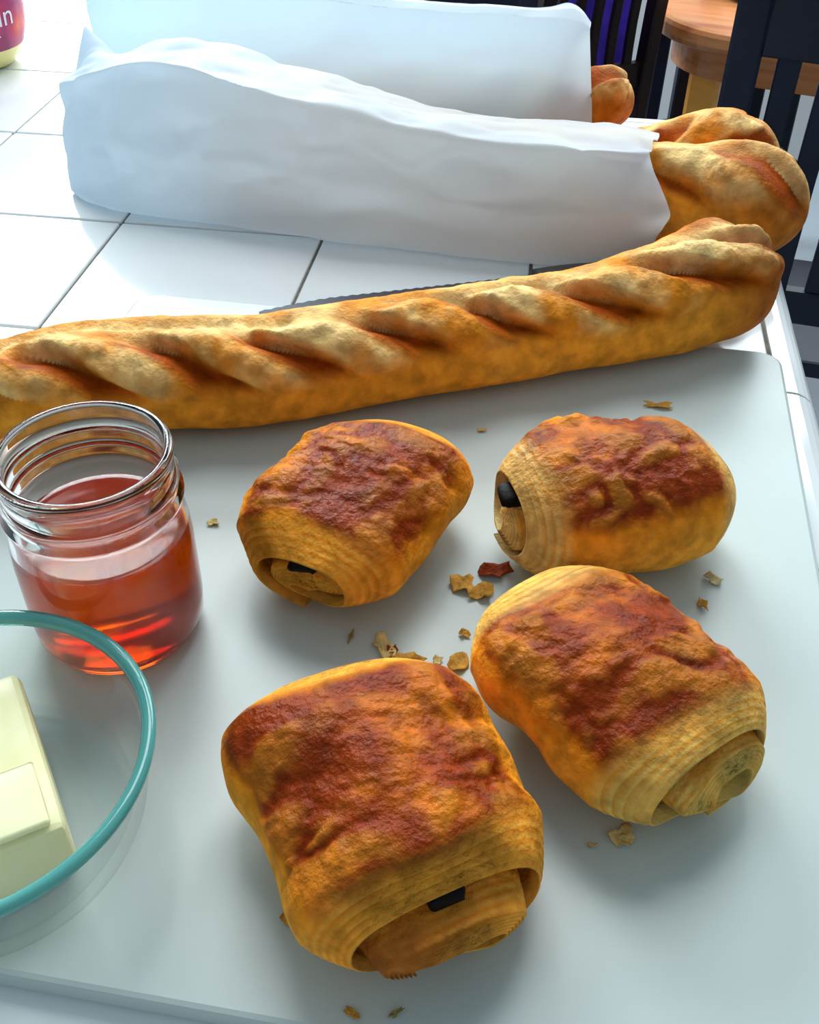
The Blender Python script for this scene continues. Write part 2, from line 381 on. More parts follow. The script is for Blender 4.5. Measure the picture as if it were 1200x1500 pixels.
# ---------------------------------------------------------------- baguettes
C_GOLD = np.array([0.76, 0.255, 0.016]); C_PALE = np.array([0.90, 0.46, 0.085]); C_FLOUR_LIT = np.array([0.97, 0.68, 0.28])
C_BROWN = np.array([0.34, 0.052, 0.003]); C_DARK = np.array([0.16, 0.02, 0.003])
def catmull(pts, n):
    pts = np.asarray(pts, float); k = len(pts); t = np.linspace(0, k - 1, n); out = []
    for u in t:
        i = min(int(u), k - 2); f = u - i
        p0, p1, p2, p3 = pts[max(i - 1, 0)], pts[i], pts[i + 1], pts[min(i + 2, k - 1)]
        out.append(0.5 * ((2 * p1) + (-p0 + p2) * f + (2 * p0 - 5 * p1 + 4 * p2 - p3) * f * f + (-p0 + 3 * p1 - 3 * p2 + p3) * f ** 3))
    return np.array(out)
def baguette(name, ctrl, n, m, cuts, amp, slope, seed, lift=0.0, end_brown=0.0, rough=1.0, base=None, crack=1.0, plain_end=True):
    """ctrl rows: x, y, z, radius, height factor.  cuts: positions along the spine (metres) at the crown"""
    c = catmull(ctrl, n); cen, rad, hf = c[:, :3], c[:, 3], c[:, 4]
    ds = np.r_[0, np.cumsum(np.linalg.norm(np.diff(cen, axis=0), axis=1))]
    T = np.gradient(cen, axis=0); T /= np.linalg.norm(T, axis=1)[:, None]
    L = np.cross(T, [0, 0, 1.0]); L /= np.linalg.norm(L, axis=1)[:, None]     # right of travel: towards viewer when travelling +x
    U = np.cross(L, T)
    S = ds[-1]
    tip = np.ones(n)
    for d, rr in ((ds, rad[0]), (S - ds, rad[-1])):
        q = np.clip(d / (rr * 1.05), 0, 1); tip = tip * np.sqrt(np.clip(1 - (1 - q) ** 2, 1e-4, 1))
    a = np.linspace(0, 2 * np.pi, m, endpoint=False)           # 0 = top, pi/2 = front
    A, Sg = np.meshgrid(a, ds)
    R0 = rad[:, None] * tip[:, None]
    phi = (A + np.pi) % (2 * np.pi) - np.pi
    # slashes
    cuts = np.asarray(cuts, float)
    u = Sg - slope * (phi) * rad[:, None]
    u = u + 0.004 * vnoise(np.stack([Sg, phi * 0.03, 0 * Sg], -1), 40, seed)
    idx = np.clip(np.searchsorted(cuts, u.ravel(), 'right').reshape(u.shape), 0, len(cuts))
    ce = np.r_[cuts[0] - 0.05, cuts, cuts[-1] + 0.06]
    lo, hi = ce[idx], ce[np.minimum(idx + 1, len(ce) - 1)]
    t = np.clip((u - lo) / np.maximum(hi - lo, 1e-6), 0, 1)
    bulge = 0.75 + 0.25 * np.sin(np.pi * np.clip(t / 0.75, 0, 1))
    saw = sstep(0.0, 0.11, t) * bulge * (1 - 0.97 * sstep(0.60, 0.98, t))
    if plain_end: saw = np.where(u > cuts[-1], 0.8 * sstep(0.0, 0.011, u - cuts[-1]), saw)
    out = (u < cuts[0] - 0.045)
    fade = 0.12 * vnoise(np.stack([Sg * 30, 0 * Sg, 0 * Sg], -1), 1.0, seed + 50)
    mask = sstep(-0.20, 0.25, phi + fade) * (1 - sstep(0.95, 1.45, phi + fade))
    endm = sstep(0.0, 0.03, Sg) * sstep(0.0, 0.018, S - Sg)
    mask = mask * endm * (~out)
    disp = amp * (saw - 0.62) * mask
    # ragged burst along the crown
    cw = 0.16 + 0.10 * vnoise(np.stack([Sg, 0 * Sg, 0 * Sg], -1), 22, seed + 61)
    burst = np.exp(-((phi + 0.12 + 0.22 * vnoise(np.stack([Sg, 0 * Sg, 0 * Sg], -1), 16, seed + 60)) / cw) ** 2) * endm * sstep(-0.35, 0.25, vnoise(np.stack([Sg, 0 * Sg, 0 * Sg], -1), 18, seed + 62)) * crack
    disp = disp - 0.0045 * burst
    # geometry
    ca, sa = np.cos(A), np.sin(A)
    ex = 0.82
    ys = np.sign(sa) * np.abs(sa) ** ex * 1.04; zs = np.sign(ca) * np.abs(ca) ** ex
    zs = np.where(zs < 0, zs * 0.88, zs) * hf[:, None]
    dirv = L[:, None, :] * ys[..., None] + U[:, None, :] * zs[..., None]
    Pm = cen[:, None, :] + dirv * R0[..., None]
    p3 = Pm
    crown = sstep(-1.6, -0.2, -np.abs(phi) + 0.3)
    lump = 0.0022 * fbm(p3, 22, seed + 3, 3) + 0.0010 * fbm(p3, 90, seed + 5, 4) * crown
    rough_mask = np.clip(mask * sstep(0.03, 0.1, t) * (1 - sstep(0.60, 0.72, t)) + burst, 0, 1)
    lump = lump + 0.0022 * rough_mask * rough * (fbm(p3, 130, seed + 9, 4))
    Nn = dirv / np.maximum(np.linalg.norm(dirv, axis=-1, keepdims=True), 1e-6)
    Pm = Pm + Nn * ((disp + lump) * np.minimum(1, tip[:, None] * 1.4))[..., None]
    if base is not None:
        Pm[..., 2] = np.where(Pm[..., 2] < base, base + (Pm[..., 2] - base) * 0.02, Pm[..., 2])
    # colour of the crust, with a highlight painted along the crown
    nz = fbm(p3, 38, seed + 21, 4)
    col = mixc(C_GOLD, C_PALE, sstep(-0.2, 0.7, nz) * 0.5)
    flank = sstep(0.9, 1.5, np.abs(phi))
    col = mixc(col, np.array([0.95, 0.375, 0.032]), flank * 0.6)
    tail = (u > cuts[-1]) if plain_end else np.zeros_like(t, bool)
    facet = sstep(0.60, 0.67, t) * mask * (~tail)
    col = mixc(col, C_BROWN, facet * np.clip(0.92 + 0.15 * nz, 0, 1))
    pale = np.clip(sstep(0.04, 0.12, t) * (1 - sstep(0.50, 0.64, t)) * mask * (~tail) * sstep(-0.45, 0.35, nz + 0.10) + burst, 0, 1)
    col = mixc(col, C_FLOUR_LIT, pale * 0.75)
    ridge = np.exp(-((t - 0.61) / 0.03) ** 2) * mask * (~tail)
    col = mixc(col, C_DARK * 1.3, ridge * 0.35)
    grv = (1 - sstep(0.0, 0.05, t)) * mask
    col = mixc(col, C_BROWN, grv * 0.6)
    endb = 1 - sstep(0.02, 0.085, S - Sg)
    col = mixc(col, C_BROWN * np.array([1.0, 1.05, 1.0]), np.clip(endb * 0.85 * (1 - pale * 0.7), 0, 1) * (end_brown if end_brown else 0.8))  # browner crust towards the end of the loaf
    top = sstep(0.75, 1.0, np.cos(phi)) * (1 - facet)
    col = mixc(col, C_FLOUR_LIT, top * 0.6 * sstep(-0.4, 0.3, nz))  # pale crown crust, top-light highlight put into its colour
    V = Pm.reshape(-1, 3).tolist(); F = grid_faces(n, m, False, True).tolist()
    V.append(cen[0].tolist()); V.append(cen[-1].tolist()); k = n * m
    for j in range(m):
        F.append([k, j, (j + 1) % m][::1]); F.append([k + 1, (n - 1) * m + (j + 1) % m, (n - 1) * m + j])
    cc = np.r_[col.reshape(-1, 3), [col[0, 0]], [col[-1, 0]]]
    F = [f[::-1] for f in F]
    return mesh_obj(name, V, F, M['bread'], col=cc)
def row(px, py, z, r, h): return [*P(px, py, z), r, h]
ctrl = [row(-120, 600, 0.033, 0.028, 0.86), row(0, 578, 0.034, 0.0295, 0.86), row(130, 558, 0.035, 0.0310, 0.88), row(270, 548, 0.035, 0.0315, 0.88), row(420, 537, 0.035, 0.0305, 0.88),
        row(600, 508, 0.035, 0.0295, 0.88), row(800, 478, 0.035, 0.0300, 0.89), row(930, 452, 0.036, 0.0315, 0.93), row(1015, 426, 0.038, 0.0335, 1.0), row(1070, 402, 0.040, 0.0345, 1.02), row(1108, 384, 0.041, 0.032, 1.0)]
b1 = baguette('baguette', ctrl, 900, 150, [0.058, 0.117, 0.168, 0.229, 0.288, 0.347, 0.402, 0.452], 0.0160, 1.25, 5, end_brown=1.0, base=BZ + 0.0005)
tag(b1, 'long golden baguette with diagonal slashes lying across the cutting board', 'baguette')

def bag_row(p, r, h): return [*p, r, h]
def A(*v): return np.array(v)
l2 = [bag_row(A(-0.15, 0.770, 0.028), 0.026, 0.95), bag_row(A(-0.03, 0.738, 0.028), 0.026, 0.95), bag_row(A(0.07, 0.715, 0.031), 0.027, 0.96), bag_row(A(0.13, 0.706, 0.036), 0.031, 0.98),
      bag_row(PY(1010, 294, 0.700), 0.0365, 1.0), bag_row(PY(1085, 297, 0.692), 0.0385, 1.02), bag_row(PY(1140, 312, 0.685), 0.0365, 0.98), bag_row(PY(1178, 326, 0.680), 0.032, 0.95)]
b2 = baguette('baguette', l2, 460, 120, [0.20, 0.300, 0.392], 0.014, 1.3, 31, end_brown=0.75, crack=0.0, base=0.0008)
tag(b2, 'baguette end with a broad pale slash sticking out of the front paper bag', 'baguette')
l2b = [bag_row(A(-0.13, 0.822, 0.025), 0.0215, 0.95), bag_row(A(0.0, 0.792, 0.025), 0.0215, 0.95), bag_row(A(0.09, 0.785, 0.024), 0.020, 0.96), bag_row(A(0.165, 0.785, 0.025), 0.0205, 0.98),
       bag_row(PY(1038, 228, 0.785), 0.033, 1.0), bag_row(PY(1075, 234, 0.782), 0.032, 0.98), bag_row(PY(1112, 244, 0.78), 0.029, 0.95), bag_row(PY(1138, 252, 0.78), 0.024, 0.92)]
b3 = baguette('baguette', l2b, 320, 96, [0.265, 0.345, 0.42], 0.010, -1.0, 47, end_brown=0.5, crack=0.0)
tag(b3, 'rounded baguette end rising behind the broad slashed one in the front bag', 'baguette')
l3 = [bag_row(A(-0.20, 0.925, 0.026), 0.021, 0.95), bag_row(A(-0.05, 0.910, 0.024), 0.019, 0.95), bag_row(A(0.06, 0.893, 0.025), 0.020, 0.95), bag_row(A(0.11, 0.884, 0.029), 0.023, 0.98),
      bag_row(PY(880, 152, 0.875), 0.029, 0.98), bag_row(PY(905, 157, 0.873), 0.027, 0.94), bag_row(PY(924, 165, 0.872), 0.022, 0.9)]
b4 = baguette('baguette', l3, 200, 80, [0.30, 0.37, 0.43], 0.008, -0.8, 63, end_brown=0.9, crack=0.0)
tag(b4, 'small visible baguette end poking from the upright rear paper bag', 'baguette')

# ---------------------------------------------------------------- paper bags
def bag(name, stations, n, per, wr, seed, smooth_it=2, close_left=True, jag=0.0, open_bottom=False):
    """stations: list of closed sections (same number of control points), left to right"""
    st = np.array(stations, float)                      # k, c, 3
    k, c, _ = st.shape
    rows = np.stack([catmull(st[:, i, :], n) for i in range(c)], 1)   # n, c, 3
    sec = []
    for i in range(c):
        a, b = rows[:, i], rows[:, (i + 1) % c]
        for u in np.linspace(0, 1, per, endpoint=False): sec.append(a * (1 - u) + b * u)
    G = np.stack(sec, 1)                                # n, c*per, 3
    m = G.shape[1]
    for _ in range(smooth_it):
        G = 0.5 * G + 0.25 * (np.roll(G, 1, 1) + np.roll(G, -1, 1))
    du = np.gradient(G, axis=0); dv = np.roll(G, -1, 1) - np.roll(G, 1, 1)
    N = np.cross(du, dv); N /= np.maximum(np.linalg.norm(N, axis=-1, keepdims=True), 1e-9)
    q = G * np.array([0.75, 1.3, 1.3])
    def crumple(freq, sd, rot):
        c_, s_ = math.cos(rot), math.sin(rot)
        R_ = np.array([[c_, -s_ * 0.8, s_ * 0.6], [s_, c_ * 0.8, -c_ * 0.6], [0.0, 0.6, 0.8]])
        a_ = vnoise(q @ R_.T, freq, sd)
        thin = np.exp(-(a_ / 0.07) ** 2) * sstep(-0.1, 0.5, vnoise(q, 12, sd + 5))
        return np.abs(a_) - 0.4, thin
    f1_, t1_ = crumple(17, seed + 21, 0.5); f2_, t2_ = crumple(26, seed + 22, 1.3); f3_, t3_ = crumple(40, seed + 23, 2.4)
    w = 1 - np.abs(vnoise(q + 0.02 * np.stack([vnoise(q, 14, seed + 7)] * 3, -1), 13, seed)) * 2.0
    w2 = 1 - np.abs(vnoise(q, 31, seed + 3)) * 2
    d = wr * (0.45 * w + 0.12 * w2 + 0.6 * vnoise(q, 7, seed + 5) + 0.85 * f1_ + 0.70 * f2_ + 0.38 * f3_ + 0.26 * t1_ + 0.20 * t2_ + 0.10 * t3_)
    low = sstep(0.0, 0.012, G[..., 2])
    G = G + N * (d * (0.25 + 0.75 * low))[..., None]
    G[..., 2] = np.maximum(G[..., 2], 0.0012)
    if jag:
        for e in (0, 1, 2, 3):
            G[n - 1 - e] += (G[n - 1] - G[n - 6])[:, :] * (jag * vnoise(np.stack([np.arange(m) * 0.23, np.zeros(m), np.zeros(m)], -1), 1.0, seed + 11))[:, None] * (1 - e / 4.0)
    V = G.reshape(-1, 3).tolist(); F = grid_faces(n, m, False, True).tolist()
    if close_left:
        V.append(G[0].mean(0).tolist()); F += [[n * m, (j + 1) % m, j] for j in range(m)]
    return V, F
stn = []
def S(fb, fm, ft, tm, bt, bb, zmid=None):
    return [fb, fm, ft, tm, bt, bb]
def mid(a, b, t=0.5, off=(0, 0, 0)): return np.asarray(a) * (1 - t) + np.asarray(b) * t + np.array(off)
def add(fb, ft, bt, bby, fmoff, tmoff):
    fb, ft, bt = np.asarray(fb), np.asarray(ft), np.asarray(bt)
    bb = np.array([bt[0] + 0.004, bby, 0.002])
    stn.append([fb, mid(fb, ft, 0.5, fmoff), ft, mid(ft, bt, 0.5, tmoff), bt, mid(bt, bb, 0.5, (0, 0.004, 0)), bb, mid(bb, fb)])
add(P(104, 280, 0.002), PY(86, 122, 0.80), PY(124, 36, 0.858), 0.868, (0, -0.002, 0), (0, 0, -0.012))
add(P(135, 300, 0.002), PY(128, 106, 0.775), PY(150, 62, 0.85), 0.868, (0, -0.004, 0), (0, 0, -0.004))
add(P(190, 316, 0.002), PY(190, 86, 0.758), PY(182, 80, 0.842), 0.864, (0, -0.006, 0), (0, 0, 0.001))
add(P(300, 330, 0.002), PY(290, 100, 0.738), PY(265, 50, 0.825), 0.855, (0, -0.008, 0), (0, 0, -0.002))
add(P(480, 353, 0.002), PY(480, 160, 0.704), PY(470, 106, 0.80), 0.838, (0, -0.008, 0.002), (0, 0, 0.001))
add(P(700, 380, 0.002), PY(700, 206, 0.676), PY(685, 158, 0.775), 0.825, (0, -0.008, 0), (0, 0, 0.002))
add(P(850, 392, 0.002), PY(850, 214, 0.670), PY(850, 184, 0.775), 0.815, (0, -0.010, 0.0), (0, 0, 0.004))
add(P(948, 376, 0.004), PY(950, 226, 0.672), PY(968, 200, 0.768), 0.81, (0.012, -0.012, 0.0), (0, 0, 0.006))
V, F = bag('paper_bag', stn, 230, 18, 0.0054, 77, 1, jag=0.25)
bag1 = mesh_obj('paper_bag', V, F, M['paper'])
tag(bag1, 'crumpled white paper bag lying in front, holding two baguettes', 'paper bag')
stn2 = []
def add2(xb, px, py, Yt, yb0, yb1, gap=0.014, top2=None):
    ft = PY(px, py, Yt); fb = np.array([xb, yb0, 0.002]); bb = np.array([xb, yb1, 0.002])
    bt = ft + np.array([0.0, gap, 0.004]) if top2 is None else top2
    stn2.append([fb, mid(fb, ft, 0.4, (0, -0.004, 0)), ft, mid(ft, bt, 0.5, (0, 0, 0.002)), bt, mid(bb, bt, 0.45, (0, 0.006, 0)), bb, mid(bb, fb)])
add2(-0.262, 115, -45, 0.935, 0.915, 0.962)
add2(-0.22, 190, -42, 0.927, 0.905, 0.958)
add2(-0.07, 470, -2, 0.905, 0.878, 0.94)
add2(-0.01, 600, 12, 0.893, 0.868, 0.93)
add2(0.09, 780, 24, 0.874, 0.850, 0.915)
add2(0.135, 845, 33, 0.868, 0.842, 0.908, top2=PY(838, 2, 0.885))
add2(0.147, 864, 42, 0.866, 0.838, 0.905, top2=PY(866, 34, 0.885))
V, F = bag('paper_bag', stn2, 170, 16, 0.0030, 123, 1, jag=0.35)
bag2 = mesh_obj('paper_bag', V, F, M['paper'])
tag(bag2, 'upright white paper bag standing at the back with one baguette inside', 'paper bag')

# ---------------------------------------------------------------- bread knife lying behind the baguette
ka, kb = P(392, 468, 0.010), P(770, 424, 0.004)
kd = (kb - ka)[:2]; kl = np.linalg.norm(kd)
knife = empty('bread_knife', (ka[0], ka[1], 0.0108), math.atan2(kd[1], kd[0]))
knife.rotation_euler = (0, math.atan(0.0100 / (kl + 0.1)), math.atan2(kd[1], kd[0]))
tag(knife, 'serrated bread knife with black handle behind the front baguette', 'knife')
nk = 180; xs = np.linspace(-0.004, kl + 0.012, nk)
top = 0.004 + 0.010 * sstep(-0.035, 0.05, xs) + 0.0012 * (np.abs(((xs / 0.0072) % 1.0) - 0.5) * 2 - 0.5)
bot = -0.018 + 0 * xs; bot[:20] = np.linspace(0.000, -0.018, 20)
V = []
for x, t_, b_ in zip(xs, top, bot): V += [(x, t_, 0.0016), (x, b_, 0.0024), (x, b_, 0.0), (x, t_, 0.0008)]
F = [list(q) for q in grid_faces(nk, 4, False, True)] + [[0, 1, 2, 3], [4 * nk - 1, 4 * nk - 2, 4 * nk - 3, 4 * nk - 4]]
mesh_obj('blade', V, F, M['blade'], knife, smooth=False)
hn = 24; V = []
for k in range(hn):
    u = k / (hn - 1); x = kl + 0.004 + 0.115 * u
    hw = 0.0095 + 0.003 * math.sin(u * 2.6 * math.pi) * (0.4 + u); hh = 0.0062
    hw *= math.sqrt(max(0.05, 1 - max(0, (u - 0.9) / 0.1) ** 2)); hh *= math.sqrt(max(0.1, 1 - max(0, (u - 0.9) / 0.1) ** 2))
    for a in np.linspace(0, 2 * math.pi, 14, endpoint=False):
        V.append((x, -0.003 + hw * math.copysign(abs(math.cos(a)) ** 0.7, math.cos(a)), 0.0066 + hh * math.copysign(abs(math.sin(a)) ** 0.7, math.sin(a))))
F = [list(q) for q in grid_faces(hn, 14, False, True)] + [list(range(14)), [(hn - 1) * 14 + i for i in range(14)][::-1]]
hnd = mesh_obj('handle', V, F, M['handle'], knife)
for rx in (0.03, 0.06, 0.09):
    v, f = lathe([(0.0, 0.0004), (0.0028, 0.0), (0.003, -0.001)], 12)
    r_ = mesh_obj('rivet', v, f, M['blade'], hnd); r_.location = (kl + rx, -0.003, 0.0128)

# ---------------------------------------------------------------- chocolate pastries
def pastry(px, py, ang, L, W, H, seed, label, turns=1.8, start=-2.2, mirror=1, thick=0.0125, brown=1.0, chocs=((0.30, 0.55),), end_col=(0.80, 0.58, 0.25), shear=0.0, core_tip=0.0, zc=0.03, taper=(0.09, 0.09), xend=(0.0, 0.0), tone=1.0, pull=0.018, dome=0.08, core_out=0.001, core_y=0.0, core_dn=0.004):
    c = P(px, py, zc)
    root = empty('chocolate_pastry', (c[0], c[1], BZ), math.radians(ang))
    tag(root, label, 'pastry', 'rolled chocolate pastries on the cutting board')
    ns, nu, nd = 300, 76, 12
    th = np.linspace(0, 1, ns) * turns                                  # turns along the sheet
    angt = start + mirror * th * 2 * np.pi
    a0, b0 = W / 2, H / 2
    o = thick * 1.22 * np.clip(th, 0, None) + 0.0030 * sstep(0.75, 1.1, th)
    # profile around the sheet's own section: outer face, right end rings, inner face, left end rings
    us = np.linspace(-1, 1, nu); dn = np.linspace(0, 1, nd + 2)[1:-1]; ui = np.linspace(1, -1, 14)
    prof = [('o', u, 0.0) for u in us] + [('e', 1.0, d) for d in dn] + [('i', u, 1.0) for u in ui] + [('e', -1.0, d) for d in dn[::-1]]
    m = len(prof)
    U = np.array([p[1] for p in prof]); D = np.array([p[2] for p in prof]); kind = np.array([p[0] for p in prof])
    TH, UU = np.meshgrid(th, U, indexing='ij'); _, DD = np.meshgrid(th, D, indexing='ij'); AN = np.repeat(angt[:, None], m, 1)
    q = np.clip(TH / turns, 0, 1)
    ttk = thick * (1 - 0.25 * q)
    # half length: rounded end, outer face pulled back, core pushed out
    half = L / 2 - pull * (1 - DD) ** 1.35 * (1 - 0.80 * sstep(0.48, 0.60, q)) + core_out * sstep(0.50, 0.62, q) - 0.004 * sstep(0.85, 1.0, q) + core_tip * sstep(0.55, 1.0, q)
    half = half + 0.004 * vnoise(np.stack([TH * 2.2, np.sign(UU) * 3, 0 * TH], -1), 1.3, seed + 2)
    xend_v = np.where(UU > 0, xend[1], xend[0])
    half = half + xend_v * np.clip(np.cos(AN), 0, 1)
    X = UU * half
    lam = ((np.arange(nd) % 2) * 2 - 1) * 0.00065
    lamv = np.zeros(m); lamv[nu:nu + nd] = lam; lamv[nu + nd + 14:] = -lam[::-1]
    X = X + lamv[None, :] * (0.6 + 0.8 * vnoise(np.stack([TH * 9, 0 * TH, 0 * TH], -1), 1.0, seed + 4))
    UX = X / (L / 2)
    sh = 1 - np.where(UU > 0, taper[1], taper[0]) * np.abs(UX) ** 4.5 - dome * UX ** 2
    off = o[:, None] + DD * ttk
    ra = np.maximum(a0 * sh - off, 0.0022); rb = np.maximum(b0 * sh - off * (b0 / a0) ** 1.1, 0.0018)
    ca, sa = np.cos(AN), np.sin(AN); ex = 0.80
    Yc = np.sign(ca) * np.abs(ca) ** ex * ra; Zc = np.sign(sa) * np.abs(sa) ** 0.86 * rb
    Zc = np.where(Zc < 0, Zc * 0.92, Zc)
    zmid = b0 * 0.94 - (1 - sh) * b0 * 0.4
    Zc = Zc + zmid - core_dn * sstep(0.4, 0.75, q)
    Yc = Yc + core_y * sstep(0.4, 0.75, q)
    Yc = Yc + shear * X
    Pm = np.stack([X, Yc, Zc], -1)
    isin = (kind == 'i')[None, :]
    outer = (1 - DD) ** 1.4 * (~isin) * (1 - sstep(0.9, 1.0, TH))
    flk = (DD == 0) * (1 - 0.75 * sstep(0.80, 1.0, np.abs(UU)))
    nrm = np.stack([0.15 * UU ** 5, ca * b0, sa * a0], -1); nrm /= np.linalg.norm(nrm, axis=-1, keepdims=True)
    pw = Pm + np.array([seed * 0.37, 0, 0])
    topm = sstep(0.05, 0.55, sa)
    warp = np.stack([vnoise(pw, 45, seed + 31), vnoise(pw, 45, seed + 32), 0 * TH], -1) * 0.010
    crk = np.abs(vnoise(pw + warp, 70, seed + 8)); crk2 = np.abs(vnoise(pw + warp, 150, seed + 9))
    lump = 0.0062 * fbm(pw, 26, seed, 2)
    flake = 0.0026 * (crk - 0.35) + 0.0013 * (crk2 - 0.35) + 0.0007 * vnoise(pw, 300, seed + 12)
    Pm = Pm + nrm * ((lump + flake * topm * brown * flk) * outer)[..., None]
    Pm = Pm + nrm * (0.0012 * fbm(pw * np.array([0.25, 1, 1]), 80, seed + 14, 3) * (1 - topm) * outer)[..., None]
    Pm[..., 2] = np.maximum(Pm[..., 2], 0.0006 + 0.0004 * vnoise(pw, 60, 3))
    # colour
    nz = fbm(pw, 36, seed + 40, 4); nz2 = fbm(pw + warp, 95, seed + 44, 3)
    GOLD = np.array([0.84, 0.265, 0.013]) * tone; SIDE = np.array([0.95, 0.40, 0.042]) * tone; END = np.array(end_col)
    ORNG = np.array([0.58, 0.135, 0.008]); BRN = np.array([0.235, 0.024, 0.0025]); DRK = np.array([0.075, 0.007, 0.002])
    col = np.broadcast_to(SIDE, Pm.shape).copy()
    up = sstep(-0.25, 0.55, sa + 0.25 * nz)
    col = mixc(col, GOLD, up)
    edge = np.abs(X) / (L / 2) + 0.16 * nz + 0.10 * vnoise(pw, 55, seed + 71)
    bz = sstep(0.32, 0.68, sa + 0.40 * nz) * (1 - sstep(0.70, 0.82, edge))
    col = mixc(col, ORNG, bz * 0.9 * brown)
    b2_ = bz * sstep(-0.40, 0.15, nz + 0.50 * nz2 + 0.24)
    col = mixc(col, BRN, b2_ * 0.92 * brown)
    col = mixc(col, DRK, bz * sstep(0.25, 0.65, nz2 + 0.4 * nz) * 0.55 * brown)
    col = mixc(col, np.array([0.85, 0.33, 0.03]), bz * sstep(0.30, 0.75, crk + 0.35 * crk2) * 0.34)
    endz = np.clip(sstep(0.74, 0.98, edge) + sstep(0.0, 0.3, DD), 0, 1)
    strip = np.where(DD == 0, 0.5 + 0.5 * np.sin(np.abs(X) * 1900 + 3.5 * nz), 0.5 + 0.5 * np.sin(DD * 38 + 2.5 * nz))
    ec = mixc(END, END * np.array([0.80, 0.50, 0.20]), strip * 0.95)
    ec = mixc(ec, GOLD, sstep(0.0, 0.6, nz) * 0.5)
    col = mixc(col, ec, endz * (0.85 - 0.35 * up * outer))
    inn = (kind == 'i')[None, :] * np.ones_like(TH)
    col = mixc(col, END * 0.75, inn * 0.8)
    if core_tip: col = mixc(col, np.array([0.33, 0.08, 0.015]), sstep(0.72, 0.9, q) * endz * (UU > 0) * 0.8)
    gloss = np.clip(bz * brown, 0, 1)
    cc = np.concatenate([col, gloss[..., None]], -1)
    F = grid_faces(ns, m, False, True)
    if mirror > 0: F = F[:, ::-1]
    F = F.tolist(); e0 = list(range(m)); e1 = [(ns - 1) * m + i for i in range(m)]
    F += [e0 if mirror > 0 else e0[::-1], e1[::-1] if mirror > 0 else e1]
    mesh_obj('rolled_dough', Pm, F, M['pastry'], root, col=cc)
    # chocolate sticks run through the roll and show at its ends
    for (cy, cz, side, out) in chocs:
        V, Fc = box_data(-0.013, 0.013, -0.0062, 0.0062, -0.0029, 0.0029, 0.0022)
        V = V + 0.0016 * np.stack([vnoise(V, 300, seed), vnoise(V, 300, seed + 1), vnoise(V, 300, seed + 2)], -1)
        s_ = mesh_obj('chocolate_stick', V, Fc, M['chocolate'], root)
        # sits in the gap between the outer wrap and the core
        it, ct = int(np.argmin(np.abs(th - 0.5))), int(np.argmin(np.abs(th - 1.5)))
        jn = int(np.argmax((kind == 'i') * (U == np.sign(side)))); jo = 0 if side < 0 else nu - 1
        zz = 0.5 * (Pm[it, jn, 2] + Pm[ct, jo, 2]) + cz
        s_.location = (side * (L / 2 - 0.013 + out), cy * W / 2 + core_y * 0.5, zz)
    return root
pastry(538, 760, 64, 0.106, 0.098, 0.056, 11, 'smooth rounded chocolate pastry nearest the jar, glossy brown top', start=-1.5, mirror=1, chocs=((0.05, 0.0, -1, 0.001),), end_col=(0.95, 0.45, 0.065), tone=0.95, core_out=0.000)
pastry(888, 742, 15, 0.103, 0.096, 0.067, 23, 'chocolate pastry at the back right with chocolate showing at both ends', start=-1.5, mirror=-1, chocs=((-0.05, -0.001, -1, 0.002), (0.10, 0.0, 1, 0.002)), end_col=(0.98, 0.70, 0.27), dome=0.17, core_out=0.001, taper=(0.03, 0.09))
pastry(884, 1018, -57, 0.104, 0.100, 0.056, 37, 'flaky chocolate pastry with a coiled pale end, touching the back right one', start=-1.5, mirror=1, chocs=((0.15, 0.0, -1, 0.001),), end_col=(0.95, 0.66, 0.19), core_y=0.006, core_out=0.007, thick=0.0112, taper=(0.09, 0.02))
pastry(553, 1188, -64, 0.099, 0.106, 0.056, 58, 'largest chocolate pastry in front, brown flaky top and chocolate slot', start=-1.5, mirror=1, chocs=((0.02, 0.0015, 1, 0.000),), end_col=(0.97, 0.46, 0.07), core_tip=0.003, core_out=0.006, thick=0.0098, pull=0.016, taper=(0.09, 0.03))

# ---------------------------------------------------------------- jar of jelly
JX, JY = -0.1235, 0.3105
jar = empty('jelly_jar', (JX, JY, BZ))
tag(jar, 'open glass canning jar two thirds full of amber jelly', 'jar')
JH = 0.094; t = 0.0026
outp = [(0.0, 0.0022), (0.020, 0.0020), (0.025, 0.0003), (0.028, 0.0006), (0.0325, 0.0035), (0.0352, 0.009), (0.0358, 0.018), (0.0358, 0.048), (0.0352, 0.058), (0.0340, 0.0645), (0.0333, 0.068),
        (0.0335, 0.0695), (0.0352, 0.0708), (0.0352, 0.0722), (0.0333, 0.0738), (0.0330, 0.0775), (0.0344, 0.0788), (0.0344, 0.0800), (0.0330, 0.0815), (0.0329, 0.0885), (0.0338, 0.0900), (0.0338, 0.0925), (0.0328, JH)]
inp = [(0.0308, JH), (0.0300, 0.0925), (0.0300, 0.070), (0.0312, 0.064), (0.0326, 0.058), (0.0331, 0.048), (0.0331, 0.018), (0.0324, 0.010), (0.0295, 0.0065), (0.024, 0.0052), (0.0, 0.0050)]
v, f = lathe(outp + inp, 96)
mesh_obj('glass_body', v, f, M['jarglass'], jar)
jp = [(0.0, 0.0046), (0.024, 0.0048), (0.0298, 0.0061), (0.0328, 0.0098), (0.0335, 0.018), (0.0335, 0.048), (0.0332, 0.0560), (0.0324, 0.0566), (0.029, 0.0556), (0.0, 0.0552)]
v, f = lathe(jp, 80)
mesh_obj('jelly', v, f, M['jelly'], jar)
rng = random.Random(4)

